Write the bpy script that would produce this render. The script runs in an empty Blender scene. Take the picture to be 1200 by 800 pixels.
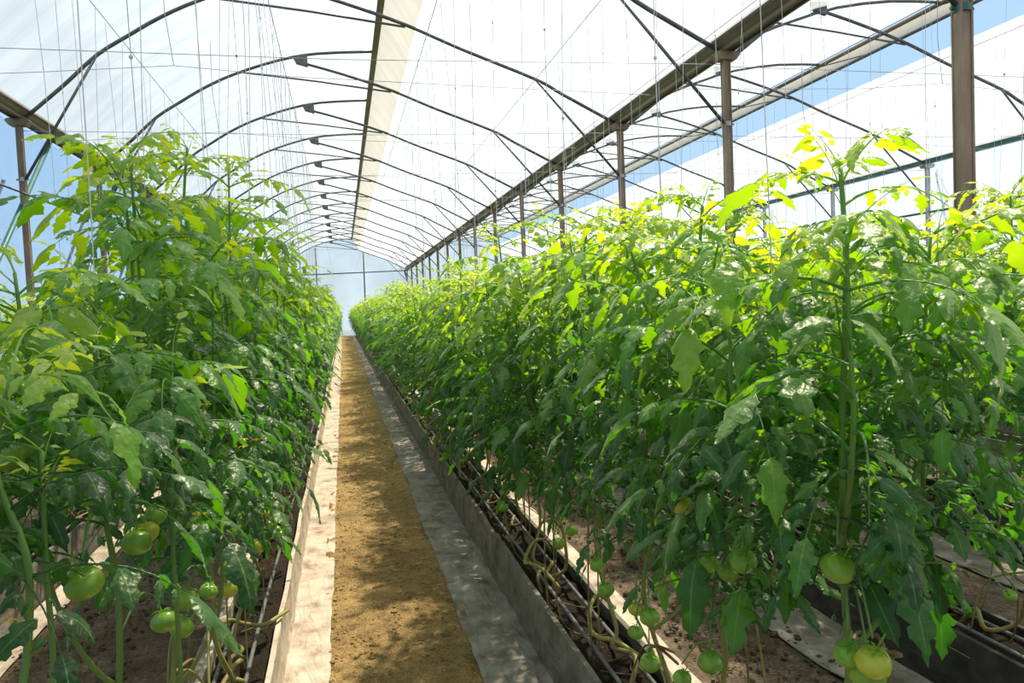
import bpy, math, random
import numpy as np
from mathutils import Vector, Matrix, noise

random.seed(11)
S = bpy.context.scene
COL = S.collection
PI = math.pi

# ------------------------------------------------------------------ helpers
class MB:
    """collects geometry for ONE mesh; per-vertex colour data in self.c"""
    def __init__(s): s.v = []; s.f = []; s.c = []
    def add(s, vs, fs, c=(0, 0, 0)):
        n = len(s.v); s.v += vs
        s.f += [tuple(i + n for i in f) for f in fs]
        if isinstance(c, list): s.c += c
        else: s.c += [c] * len(vs)
    def box(s, x0, x1, y0, y1, z0, z1, c=(0, 0, 0)):
        vs = [(x0, y0, z0), (x1, y0, z0), (x1, y1, z0), (x0, y1, z0), (x0, y0, z1), (x1, y0, z1), (x1, y1, z1), (x0, y1, z1)]
        s.add(vs, [(0, 3, 2, 1), (4, 5, 6, 7), (0, 1, 5, 4), (1, 2, 6, 5), (2, 3, 7, 6), (3, 0, 4, 7)], c)
    def tube(s, pts, r, n=8, c=(0, 0, 0), cap=True):
        pts = [Vector(p) for p in pts]; m = len(pts)
        rr = r if isinstance(r, (list, tuple)) else [r] * m
        vs = []; fs = []; cs = []
        up = None
        for i, p in enumerate(pts):
            t = (pts[min(i + 1, m - 1)] - pts[max(i - 1, 0)]).normalized()
            if up is None:
                up = Vector((0, 0, 1)) if abs(t.z) < .9 else Vector((1, 0, 0))
            a = t.cross(up)
            if a.length < 1e-6: a = t.cross(Vector((1, .3, .2)))
            a.normalize(); b = t.cross(a).normalized(); up = a.cross(t)
            for k in range(n):
                q = 2 * PI * k / n
                vs.append(tuple(p + (a * math.cos(q) + b * math.sin(q)) * rr[i]))
                cs.append(c[i] if isinstance(c, list) else c)
        for i in range(m - 1):
            for k in range(n):
                k2 = (k + 1) % n
                fs.append((i * n + k, i * n + k2, (i + 1) * n + k2, (i + 1) * n + k))
        if cap:
            fs.append(tuple(range(n - 1, -1, -1))); fs.append(tuple((m - 1) * n + k for k in range(n)))
        s.add(vs, fs, cs)
    def extrude(s, prof, y0, y1, closed=True, c=(0, 0, 0)):
        n = len(prof)
        vs = [(x, y0, z) for x, z in prof] + [(x, y1, z) for x, z in prof]
        fs = [(i, (i + 1) % n, (i + 1) % n + n, i + n) for i in range(n if closed else n - 1)]
        if closed: fs += [tuple(range(n))[::-1], tuple(range(n, 2 * n))]
        s.add(vs, fs, c)
    def mesh(s, name, mat, smooth=False):
        me = bpy.data.meshes.new(name)
        me.from_pydata(s.v, [], s.f); me.materials.append(mat)
        a = me.color_attributes.new('data', 'FLOAT_COLOR', 'POINT')
        arr = np.ones((len(s.v), 4), dtype=np.float32); arr[:, :3] = np.array(s.c, dtype=np.float32)
        a.data.foreach_set('color', arr.ravel())
        if smooth: me.polygons.foreach_set('use_smooth', [True] * len(me.polygons))
        me.update(); return me
    def obj(s, name, mat, parent=None, smooth=False, loc=(0, 0, 0)):
        o = bpy.data.objects.new(name, s.mesh(name, mat, smooth)); COL.objects.link(o)
        o.location = loc
        if parent: o.parent = parent
        return o

def link(name, me, parent=None, loc=(0, 0, 0)):
    o = bpy.data.objects.new(name, me); COL.objects.link(o); o.location = loc
    if parent: o.parent = parent
    return o
def tag(o, label=None, cat=None, group=None, kind=None):
    if label: o['label'] = label
    if cat: o['category'] = cat
    if group: o['group'] = group
    if kind: o['kind'] = kind
    return o
def empty(name, loc, label, cat, group=None):
    o = bpy.data.objects.new(name, None); COL.objects.link(o); o.location = loc
    o.empty_display_size = .1
    return tag(o, label, cat, group)
def kids(o): return [c for c in KID.get(o.name, [])]
KID = {}
def reg(o):
    KID.setdefault(o.parent.name, []).append(o); return o
def copy_tree(o, parent=None):
    c = o.copy(); COL.objects.link(c)
    if parent: c.parent = parent
    for ch in KID.get(o.name, []):
        copy_tree(ch, c)
    return c
ORD = ['nearest', 'second', 'third', 'fourth', 'fifth', 'sixth', 'seventh', 'eighth', 'ninth', 'tenth', 'eleventh', 'twelfth', 'thirteenth', 'fourteenth', 'fifteenth', 'sixteenth']
def ordl(i): return 'nearest the camera' if i == 0 else ORD[i] + ' from the camera'

# ------------------------------------------------------------------ materials
def newmat(name):
    m = bpy.data.materials.new(name); m.use_nodes = True
    nt = m.node_tree; nt.nodes.clear()
    return m, nt, nt.nodes.new('ShaderNodeOutputMaterial')
def N(nt, t, **kw):
    n = nt.nodes.new(t)
    for k, v in kw.items():
        if k.startswith('i_'): n.inputs[k[2:].replace('_', ' ')].default_value = v
        else: setattr(n, k, v)
    return n
def ramp(nt, fac, stops):
    r = nt.nodes.new('ShaderNodeValToRGB'); e = r.color_ramp.elements
    while len(e) > 1: e.remove(e[-1])
    e[0].position = stops[0][0]; e[0].color = (*stops[0][1], 1)
    for p, c in stops[1:]:
        x = e.new(p); x.color = (*c, 1)
    nt.links.new(fac, r.inputs['Fac']); return r.outputs['Color']
def simple(name, col, rough=.5, metal=0., var=.25, scale=12., bump=.15, stretch=(1, 1, 1)):
    m, nt, out = newmat(name)
    tc = N(nt, 'ShaderNodeTexCoord'); mp = N(nt, 'ShaderNodeMapping'); mp.inputs['Scale'].default_value = stretch
    nt.links.new(tc.outputs['Object'], mp.inputs['Vector'])
    nz = N(nt, 'ShaderNodeTexNoise', i_Scale=scale, i_Detail=6.)
    nt.links.new(mp.outputs[0], nz.inputs['Vector'])
    lo = tuple(c * (1 - var) for c in col); hi = tuple(min(1, c * (1 + var)) for c in col)
    c = ramp(nt, nz.outputs['Fac'], [(.3, lo), (.7, hi)])
    b = N(nt, 'ShaderNodeBsdfPrincipled', i_Roughness=rough, i_Metallic=metal)
    nt.links.new(c, b.inputs['Base Color'])
    bp = N(nt, 'ShaderNodeBump', i_Strength=bump, i_Distance=.01)
    nt.links.new(nz.outputs['Fac'], bp.inputs['Height']); nt.links.new(bp.outputs[0], b.inputs['Normal'])
    nt.links.new(b.outputs[0], out.inputs[0]); return m

def leaf_material():
    m, nt, out = newmat('tomato_leaf')
    at = N(nt, 'ShaderNodeAttribute', attribute_name='data')
    sp = N(nt, 'ShaderNodeSeparateColor'); nt.links.new(at.outputs['Color'], sp.inputs[0])
    age, rnd, acr = sp.outputs[0], sp.outputs[1], sp.outputs[2]
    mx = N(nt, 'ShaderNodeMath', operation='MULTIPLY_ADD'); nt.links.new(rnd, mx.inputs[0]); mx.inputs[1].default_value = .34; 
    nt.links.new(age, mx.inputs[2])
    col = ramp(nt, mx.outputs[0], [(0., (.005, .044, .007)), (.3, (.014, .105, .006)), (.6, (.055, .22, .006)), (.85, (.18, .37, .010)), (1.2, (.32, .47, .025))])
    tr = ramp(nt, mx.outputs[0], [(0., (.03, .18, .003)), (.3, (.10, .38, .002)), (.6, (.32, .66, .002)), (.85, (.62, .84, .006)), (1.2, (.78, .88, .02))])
    # midrib paler
    mr = N(nt, 'ShaderNodeMath', operation='LESS_THAN'); nt.links.new(acr, mr.inputs[0]); mr.inputs[1].default_value = .055
    mc = N(nt, 'ShaderNodeMix', data_type='RGBA'); nt.links.new(mr.outputs[0], mc.inputs[0]); nt.links.new(col, mc.inputs[6]); mc.inputs[7].default_value = (.13, .27, .05, 1)
    tc = N(nt, 'ShaderNodeTexCoord'); nz = N(nt, 'ShaderNodeTexNoise', i_Scale=65., i_Detail=2.); nt.links.new(tc.outputs['Object'], nz.inputs['Vector'])
    bp = N(nt, 'ShaderNodeBump', i_Strength=.9, i_Distance=.006); nt.links.new(nz.outputs['Fac'], bp.inputs['Height'])
    b = N(nt, 'ShaderNodeBsdfPrincipled', i_Roughness=.42); b.inputs['Specular IOR Level'].default_value = .75
    b.inputs['Sheen Weight'].default_value = .45; b.inputs['Sheen Roughness'].default_value = .5
    b.inputs['Sheen Tint'].default_value = (.95, 1, .75, 1)
    nt.links.new(mc.outputs[2], b.inputs['Base Color']); nt.links.new(bp.outputs[0], b.inputs['Normal'])
    t = N(nt, 'ShaderNodeBsdfTranslucent'); nt.links.new(tr, t.inputs['Color'])
    ms = N(nt, 'ShaderNodeMixShader'); ms.inputs[0].default_value = .48
    nt.links.new(b.outputs[0], ms.inputs[1]); nt.links.new(t.outputs[0], ms.inputs[2]); nt.links.new(ms.outputs[0], out.inputs[0])
    return m

def stem_material():
    m, nt, out = newmat('tomato_stem')
    at = N(nt, 'ShaderNodeAttribute', attribute_name='data')
    sp = N(nt, 'ShaderNodeSeparateColor'); nt.links.new(at.outputs['Color'], sp.inputs[0])
    tc = N(nt, 'ShaderNodeTexCoord'); nz = N(nt, 'ShaderNodeTexNoise', i_Scale=30., i_Detail=4.); nt.links.new(tc.outputs['Object'], nz.inputs['Vector'])
    ad = N(nt, 'ShaderNodeMath', operation='MULTIPLY_ADD'); nt.links.new(nz.outputs['Fac'], ad.inputs[0]); ad.inputs[1].default_value = .3; nt.links.new(sp.outputs[0], ad.inputs[2])
    c = ramp(nt, ad.outputs[0], [(.15, (.16, .11, .035)), (.35, (.27, .24, .06)), (.6, (.13, .19, .04)), (1.1, (.12, .25, .04))])
    b = N(nt, 'ShaderNodeBsdfPrincipled', i_Roughness=.55); nt.links.new(c, b.inputs['Base Color'])
    bp = N(nt, 'ShaderNodeBump', i_Strength=.3, i_Distance=.003); nt.links.new(nz.outputs['Fac'], bp.inputs['Height']); nt.links.new(bp.outputs[0], b.inputs['Normal'])
    nt.links.new(b.outputs[0], out.inputs[0]); return m

def tomato_material(name, c1, c2):
    m, nt, out = newmat(name)
    tc = N(nt, 'ShaderNodeTexCoord'); nz = N(nt, 'ShaderNodeTexNoise', i_Scale=18., i_Detail=3.); nt.links.new(tc.outputs['Object'], nz.inputs['Vector'])
    c = ramp(nt, nz.outputs['Fac'], [(.35, c1), (.65, c2)])
    b = N(nt, 'ShaderNodeBsdfPrincipled', i_Roughness=.28); nt.links.new(c, b.inputs['Base Color'])
    b.inputs['Subsurface Weight'].default_value = .25; b.inputs['Subsurface Radius'].default_value = (.01, .02, .004)
    nt.links.new(b.outputs[0], out.inputs[0]); return m

def film_material(name, transp, tcol, dcol, streak=.12, ycol=None):
    """polythene: part clear, part diffusing, with dusty streaks"""
    m, nt, out = newmat(name)
    tc = N(nt, 'ShaderNodeTexCoord'); mp = N(nt, 'ShaderNodeMapping'); mp.inputs['Scale'].default_value = (.25, 2.2, .25)
    nt.links.new(tc.outputs['Object'], mp.inputs['Vector'])
    nz = N(nt, 'ShaderNodeTexNoise', i_Scale=1.6, i_Detail=5.); nt.links.new(mp.outputs[0], nz.inputs['Vector'])
    lo = tuple(c * (1 - streak) for c in dcol)
    c = ramp(nt, nz.outputs['Fac'], [(.35, lo), (.65, dcol)])
    tl = N(nt, 'ShaderNodeBsdfTranslucent'); nt.links.new(c, tl.inputs['Color'])
    df = N(nt, 'ShaderNodeBsdfDiffuse'); nt.links.new(c, df.inputs['Color'])
    tp = N(nt, 'ShaderNodeBsdfTransparent'); tp.inputs['Color'].default_value = (*tcol, 1)
    a = N(nt, 'ShaderNodeMixShader'); a.inputs[0].default_value = .15
    nt.links.new(tl.outputs[0], a.inputs[1]); nt.links.new(df.outputs[0], a.inputs[2])
    b = N(nt, 'ShaderNodeMixShader'); b.inputs[0].default_value = transp
    nt.links.new(a.outputs[0], b.inputs[1]); nt.links.new(tp.outputs[0], b.inputs[2]); nt.links.new(b.outputs[0], out.inputs[0])
    return m

def soil_material(name, stops, scale=9., bump=.9):
    m, nt, out = newmat(name)
    tc = N(nt, 'ShaderNodeTexCoord')
    n1 = N(nt, 'ShaderNodeTexNoise', i_Scale=scale, i_Detail=12., i_Roughness=.7); nt.links.new(tc.outputs['Object'], n1.inputs['Vector'])
    n2 = N(nt, 'ShaderNodeTexVoronoi', i_Scale=scale * 9.); nt.links.new(tc.outputs['Object'], n2.inputs['Vector'])
    n3 = N(nt, 'ShaderNodeTexNoise', i_Scale=1.3, i_Detail=4.); nt.links.new(tc.outputs['Object'], n3.inputs['Vector'])
    mx = N(nt, 'ShaderNodeMix', data_type='FLOAT'); mx.inputs[0].default_value = .4
    nt.links.new(n1.outputs['Fac'], mx.inputs[2]); nt.links.new(n3.outputs['Fac'], mx.inputs[3])
    n4 = N(nt, 'ShaderNodeTexNoise', i_Scale=scale * 7., i_Detail=6., i_Roughness=.8); nt.links.new(tc.outputs['Object'], n4.inputs['Vector'])
    m4 = N(nt, 'ShaderNodeMix', data_type='FLOAT'); m4.inputs[0].default_value = .45
    nt.links.new(mx.outputs[0], m4.inputs[2]); nt.links.new(n4.outputs['Fac'], m4.inputs[3])
    c = ramp(nt, m4.outputs[0], stops)
    b = N(nt, 'ShaderNodeBsdfPrincipled', i_Roughness=.95); b.inputs['Specular IOR Level'].default_value = .15
    nt.links.new(c, b.inputs['Base Color'])
    b1 = N(nt, 'ShaderNodeBump', i_Strength=bump, i_Distance=.02); nt.links.new(n1.outputs['Fac'], b1.inputs['Height'])
    b2 = N(nt, 'ShaderNodeBump', i_Strength=bump * .7, i_Distance=.008); nt.links.new(n2.outputs['Distance'], b2.inputs['Height'])
    nt.links.new(b1.outputs[0], b2.inputs['Normal']); nt.links.new(b2.outputs[0], b.inputs['Normal'])
    nt.links.new(b.outputs[0], out.inputs[0]); return m

def fabric_material(name, stops, rough=.8):
    m, nt, out = newmat(name)
    tc = N(nt, 'ShaderNodeTexCoord')
    n1 = N(nt, 'ShaderNodeTexNoise', i_Scale=7., i_Detail=8., i_Roughness=.65); nt.links.new(tc.outputs['Object'], n1.inputs['Vector'])
    c = ramp(nt, n1.outputs['Fac'], stops)
    wv = N(nt, 'ShaderNodeTexNoise', i_Scale=3.2, i_Detail=3., i_Distortion=1.5)
    mp = N(nt, 'ShaderNodeMapping'); mp.inputs['Scale'].default_value = (4, 1.2, 2); mp.inputs['Rotation'].default_value = (0, 0, .5)
    nt.links.new(tc.outputs['Object'], mp.inputs['Vector']); nt.links.new(mp.outputs[0], wv.inputs['Vector'])
    b = N(nt, 'ShaderNodeBsdfPrincipled', i_Roughness=rough); b.inputs['Specular IOR Level'].default_value = .25
    nt.links.new(c, b.inputs['Base Color'])
    bp = N(nt, 'ShaderNodeBump', i_Strength=.7, i_Distance=.03); nt.links.new(wv.outputs['Fac'], bp.inputs['Height'])
    nt.links.new(bp.outputs[0], b.inputs['Normal']); nt.links.new(b.outputs[0], out.inputs[0]); return m

LEAF = leaf_material(); STEM = stem_material()
TOM = [tomato_material('green_tomato_skin', (.15, .30, .025), (.25, .42, .04)), tomato_material('yellow_green_tomato_skin', (.34, .40, .025), (.46, .48, .04))]
YEL = simple('flower_yellow', (.85, .62, .03), .6, var=.1)
STEEL = simple('weathered_tube', (.085, .10, .105), .5, .3, .3, 10)
RUST = simple('rust_brown_steel', (.26, .19, .135), .6, .3, .45, 7, .25, (1, 1, .3))
GUT = simple('gutter_steel', (.135, .11, .06), .5, .3, .4, 3, .15, (1, .15, 1))
TEAL = simple('teal_painted_steel', (.035, .13, .12), .5, .2, .25, 8)
GALV = simple('galvanised_steel', (.35, .36, .37), .4, .7, .2, 8)
WIRE = simple('grey_wire', (.28, .29, .30), .5, .4, .1, 8)
TWINE = simple('white_twine', (.6, .6, .61), .9, 0, .2, 40)
ROOF = film_material('roof_polythene', .58, (1., .90, .76), (.72, .70, .67), .22)
SIDE = film_material('side_polythene', .72, (.82, .92, 1), (.75, .85, .95), .2)
ENDF = film_material('end_polythene', .30, (.85, .95, 1), (.50, .56, .58), .25)
CURT = film_material('vent_net', .10, (.9, .9, .85), (.40, .37, .30), .12)
SOIL = soil_material('aisle_soil', [(.38, (.028, .020, .013)), (.5, (.11, .082, .058)), (.62, (.26, .20, .15))])
PATHM = soil_material('path_earth', [(.38, (.10, .06, .03)), (.47, (.28, .19, .085)), (.55, (.43, .30, .125)), (.66, (.56, .44, .25))], 13., 1.3)
DARK = soil_material('trough_substrate', [(.3, (.012, .009, .007)), (.55, (.03, .022, .016)), (.75, (.08, .06, .04))], 14., 1.)
FABW = fabric_material('pale_ground_fabric', [(.3, (.20, .15, .11)), (.42, (.38, .32, .26)), (.55, (.49, .43, .36)), (.7, (.57, .51, .44))])
FABG = fabric_material('shade_grey_ground_fabric', [(.3, (.09, .07, .05)), (.42, (.18, .16, .135)), (.55, (.26, .245, .215)), (.7, (.35, .33, .295))])  # greys darkened to carry the plant row's shade, along with brown dirt
TRW = fabric_material('trough_liner', [(.3, (.075, .068, .05)), (.5, (.15, .14, .115)), (.7, (.22, .21, .18))])
TRP = fabric_material('pale_trough_liner', [(.3, (.30, .25, .19)), (.5, (.48, .41, .33)), (.7, (.6, .53, .44))])
PIPE = simple('drip_pipe_plastic', (.12, .12, .125), .45, 0, .2, 20)

# ------------------------------------------------------------------ measured layout (metres; camera at x=0,y=0)
H = 1.35
Y0, P = 4.151, 3.0
FR = [Y0 + k * P for k in range(-2, 15)]
YE = Y0 + 14 * P
YB = -5.0
GL, G1, G2 = -3.6, 3.87, 11.4
GZ = 2.44 + H
BAY2 = 7.47
ROWS = {'Y': -2.87, 'Z': -1.63, 'A': -.41, 'B': .80, 'C': 2.03, 'D': 3.25, 'E': 4.75, 'F': 6.0, 'G': 7.25, 'Hh': 8.5}

def spline(pts, n=26):
    """Catmull-Rom through 2-D points"""
    out = []; P_ = [pts[0]] + pts + [pts[-1]]
    for i in range(1, len(P_) - 2):
        p0, p1, p2, p3 = P_[i - 1], P_[i], P_[i + 1], P_[i + 2]
        m = max(2, n // (len(pts) - 1))
        for j in range(m):
            t = j / m
            out.append(tuple(.5 * (2 * p1[a] + (p2[a] - p0[a]) * t + (2 * p0[a] - 5 * p1[a] + 4 * p2[a] - p3[a]) * t * t + (3 * p1[a] - p0[a] - 3 * p2[a] + p3[a]) * t ** 3) for a in range(len(p1))))
    out.append(tuple(pts[-1])); return out

LARCH = [(-3.52, 2.46), (-3.09, 2.84), (-2.71, 3.20), (-2.35, 3.44), (-1.96, 3.68), (-1.5, 3.90), (-.83, 4.13), (-.2, 4.26), (.73, 4.32)]
RARCH = [(-.49, 4.12), (.19, 3.94), (.98, 3.69), (1.70, 3.40), (2.69, 3.03), (3.07, 2.83), (3.79, 2.46)]
sx = (8.9 - 3.95 - 0) / 1.0
def bay2(p):
    return (p[0] + BAY2, p[1])
LARCH2 = [(3.95, 2.40), (4.35, 2.70), (4.73, 2.98), (5.15, 3.27), (5.6, 3.53), (6.05, 3.75), (6.6, 3.95), (7.3, 4.16), (8.2, 4.29), (9.06, 4.31)]
RARCH2 = [bay2(p) for p in RARCH[:-1]] + [(11.32, 2.46)]
def up(ps): return [(x, z + H) for x, z in ps]

# ------------------------------------------------------------------ setting
mb = MB(); mb.box(-14, 24, -6, 60, -.12, 0); tag(mb.obj('floor', SOIL), kind='structure')
# dirt path: gently uneven strip
def strip(x0, x1, y0, y1, nx, yn, amp, seed, z=.004, edge=0., freq=2.0, thick=.004):
    """a sheet with thickness lying on the floor, rumpled"""
    m = MB(); ys = yn; top = []
    n = len(ys)
    for j, y in enumerate(ys):
        for i in range(nx + 1):
            t = i / nx; x = x0 + (x1 - x0) * t
            w = noise.noise(Vector((x * freq * 2.2 + seed, y * freq, seed)))
            w2 = noise.noise(Vector((x * freq * 6 + seed, y * freq * 2.7, seed + 5)))
            if i in (0, nx): x += edge * noise.noise(Vector((i * 9., y * 1.6, seed + 2))) + edge * .4 * noise.noise(Vector((i * 9., y * 7, seed)))
            zz = z + amp * abs(w + .4 * w2)
            top.append((x, y, zz))
    vs = top + [(x, y, max(.0005, zz - thick)) for x, y, zz in top]
    k = len(top); fs = []; W = nx + 1
    for j in range(n - 1):
        for i in range(nx):
            a = j * W + i
            fs.append((a, a + 1, a + W + 1, a + W)); fs.append((a + k, a + W + k, a + W + 1 + k, a + 1 + k))
        a = j * W; fs.append((a, a + W, a + W + k, a + k)); a = j * W + nx; fs.append((a, a + k, a + W + k, a + W))
    fs.append(tuple(list(range(W)) + [i + k for i in range(W - 1, -1, -1)]))
    b0 = (n - 1) * W; fs.append(tuple([b0 + i + k for i in range(W)] + [b0 + i for i in range(W - 1, -1, -1)]))
    m.add(vs, fs); return m
def ysamp(y0, y1, near=.035):
    ys = [y0]; 
    while ys[-1] < y1: ys.append(ys[-1] + max(near, .012 * max(0, ys[-1])))
    ys[-1] = y1; return ys
tag(strip(-.16, .46, YB, 45.8, 22, ysamp(YB, 45.8), .014, 3.1, .004, .0, 5.0).obj('path', PATHM, smooth=True), kind='structure')

FABD = {
 'A': (-.30, -.115, FABW, .014, 'pale cream ground fabric strip along the left edge of the dirt path'),
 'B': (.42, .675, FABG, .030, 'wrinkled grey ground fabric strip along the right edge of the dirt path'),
 'B2': (.905, 1.16, FABW, .012, 'pale fabric strip behind the grow trough right of the path'),
 'A2': (-.64, -.525, FABG, .014, 'pale fabric strip behind the grow trough left of the path'),
 'Z1': (-1.50, -1.36, FABW, .012, 'cream fabric strip across the second aisle left of the path'),
 'C1': (1.62, 1.905, FABG, .014, 'grey fabric strip before the second trough right of the path'),
 'C2': (2.135, 2.45, FABG, .010, 'grey fabric strip behind the second trough right of the path'),
 'D1': (2.84, 3.125, FABG, .010, 'grey fabric strip before the third trough right of the path'),
}
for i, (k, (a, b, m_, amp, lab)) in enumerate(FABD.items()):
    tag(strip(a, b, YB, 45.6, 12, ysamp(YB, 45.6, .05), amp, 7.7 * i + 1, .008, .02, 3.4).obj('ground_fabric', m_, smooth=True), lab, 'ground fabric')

def trough(xc, key, label, y0=YB, y1=45.5, w0=-.12, w1=.105, wallm=TRW):
    h = .215; t = empty('grow_trough', (xc, 0, 0), label, 'planting trough')
    for side, xs in ((0, w0), (1, w1)):
        m = MB(); ys = ysamp(y0, y1, .06); vs = []; n = len(ys)
        lean = -.012 if side == 0 else .012
        for y in ys:
            o = .007 * noise.noise(Vector((xs * 7, y * 2.2, xc))); o2 = .010 * noise.noise(Vector((xs * 9 + 4, y * 3.1, xc)))
            s_ = .004 * (1 if (y % 1.15) < .09 else 0)
            q = [(xs + lean * 1.6 + o - s_ * (1 if side == 0 else -1), 0.002), (xs + lean + o2 - s_ * (1 if side == 0 else -1), h * .5), (xs + o, h + o2 * .5), (xs + .018 + o, h + o2 * .5), (xs + .018 + lean * .0 + o2, h * .5), (xs + .018, .002)]
            vs += [(a, y, b) for a, b in q]
        fs = []
        for j in range(n - 1):
            for i in range(6):
                i2 = (i + 1) % 6; fs.append((j * 6 + i, j * 6 + i2, (j + 1) * 6 + i2, (j + 1) * 6 + i))
        fs.append((5, 4, 3, 2, 1, 0)); fs.append(tuple((n - 1) * 6 + i for i in range(6)))
        m.add(vs, fs); m.obj('side_wall', wallm, t)
    m = MB(); ys = ysamp(y0, y1, .04); nx = 8; vs = []; fs = []
    for y in ys:
        for i in range(nx + 1):
            x = w0 + .014 + (w1 - w0 - .010) * i / nx
            vs.append((x, y, .165 + .03 * noise.noise(Vector((x * 14 + xc, y * 9, 2.)))))
    for j in range(len(ys) - 1):
        for i in range(nx):
            a = j * (nx + 1) + i; fs.append((a, a + 1, a + nx + 2, a + nx + 1))
    m.add(vs, fs); m.obj('growing_soil', DARK, t)
    return t
trough(ROWS['A'], 'A', 'pale fabric-lined grow trough under the tomato row left of the path', wallm=TRP, w0=-.10, w1=.11)
trough(ROWS['B'], 'B', 'grey grow trough of dark soil under the tomato row right of the path')
TRB = fabric_material('black_trough_liner', [(.3, (.02, .019, .016)), (.5, (.045, .042, .036)), (.7, (.08, .075, .065))])
trough(ROWS['C'], 'C', 'dark grow trough under the second tomato row right of the path', wallm=TRB)
trough(ROWS['D'], 'D', 'grow trough under the third tomato row, beside the gutter posts', wallm=TRB)
trough(ROWS['Z'], 'Z', 'grow trough under the second tomato row left of the path')
trough(ROWS['Y'], 'Y', 'grow trough under the tomato row along the blue side wall')
for k in 'EFG': trough(ROWS[k], k, {'E': 'grow trough of the far bay nearest the gutter posts', 'F': 'grow trough in the middle of the far bay, second past the gutter posts', 'G': 'grow trough in the far bay, third past the gutter posts'}[k])
for k, nm in (('A', 'left of the path'), ('B', 'right of the path'), ('C', 'in the second trough right of the path'), ('Z', 'in the second trough left of the path')):
    for s_, dx, wh in ((0, -.045, 'path-side'), (1, .05, 'far-side')):
        if k in 'ZC': wh = 'nearer' if s_ == 0 and k == 'C' or s_ == 1 and k == 'Z' else 'farther'
        if k == 'A': wh = 'far-side' if s_ == 0 else 'path-side'
        m = MB(); pts = []
        y = -2.
        while y < 45:
            pts.append((ROWS[k] + dx + .008 * noise.noise(Vector((3, y * .8, s_))), y, .205 + .008 * noise.noise(Vector((s_, y, 1.)))))
            y += .35 if y < 12 else 2
        m.tube(pts, .0075, 7); tag(m.obj('drip_pipe', PIPE, smooth=True), f'thin black {wh} drip pipe lying on the soil {nm}' if k in 'AB' else f'{wh} thin drip pipe lying {nm}', 'irrigation pipe')

# roof film, as sheets 4 mm thick above the hoops
def sheet(prof, y0, y1, name, mat, ny=1, thick=0.004, kind='structure', label=None, cat=None):
    m = MB(); n = len(prof); vs = []
    vs = []
    for j in range(ny + 1):
        y = y0 + (y1 - y0) * j / ny
        vs += [(x, y, z) for x, z in prof]
    fs = [(j * n + i, j * n + i + 1, (j + 1) * n + i + 1, (j + 1) * n + i) for j in range(ny) for i in range(n - 1)]
    m.add(vs, fs); o = m.obj(name, mat, smooth=True)
    return tag(o, label, cat, kind=kind)
def lift(ps, d=.05): return [(x, z + d) for x, z in ps]
def cutx(ps, x0):
    i = [j for j, p in enumerate(ps) if p[0] >= x0][0]; a, b = ps[i - 1], ps[i]; t = (x0 - a[0]) / (b[0] - a[0])
    return [(x0, a[1] + (b[1] - a[1]) * t)] + ps[i:]
sheet(lift(up(spline(LARCH))), YB, YE + .1, 'ceiling', ROOF)
sheet(lift(cutx(up(spline(RARCH)), 1.12)), YB, YE + .1, 'ceiling', ROOF)
sheet(lift(up(spline(LARCH2))), YB, YE + .1, 'ceiling', ROOF)
sheet(lift(cutx(up(spline(RARCH2)), 8.95)), YB, YE + .1, 'ceiling', ROOF)
sheet([(.77, 4.33 + H), (.80, 4.2 + H), (1.0, 3.9 + H), (1.12, 3.665 + H)], YB, YE, 'vent_curtain', CURT, kind='thing', label='long beige net curtain closing the ridge vent above the path', cat='curtain')
sheet([(9.08, 4.33 + H), (9.12, 4.2 + H), (9.10, 4.09 + H)], YB, YE, 'vent_curtain', CURT, kind='thing', label='pale rolled-up vent curtain under the ridge of the far bay', cat='curtain')
# side walls and end wall
sheet([(GL - .16, 0.02), (GL - .16, GZ + .02)], YB, YE + .1, 'wall_left', SIDE)
sheet([(G2 + .16, 0.02), (G2 + .16, GZ + .02)], YB, YE + .1, 'wall_right', film_material('right_polythene', .35, (.95, .97, 1), (.9, .92, .93), .1))
m = MB(); ye = YE + .1
for L, R_ in ((LARCH, RARCH), (LARCH2, RARCH2)):
    top = up(spline(L)) + [p for p in up(spline(R_)) if p[0] > L[-1][0] + .3]
    n = len(top); vs = [(x, ye, z) for x, z in top] + [(x, ye, .01) for x, z in top]
    m.add(vs, [(i, i + 1, n + i + 1, n + i) for i in range(n - 1)])
tag(m.obj('wall_end', ENDF), kind='structure')
m2 = MB(); m2.v = [(x, YB if y == ye else y, z) for x, y, z in m.v]; m2.f = list(m.f); m2.c = list(m.c); tag(m2.obj('wall_front_sky_block', ENDF), kind='structure')  # unseen film wall behind the camera, added to cut sky light on the plants

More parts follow.
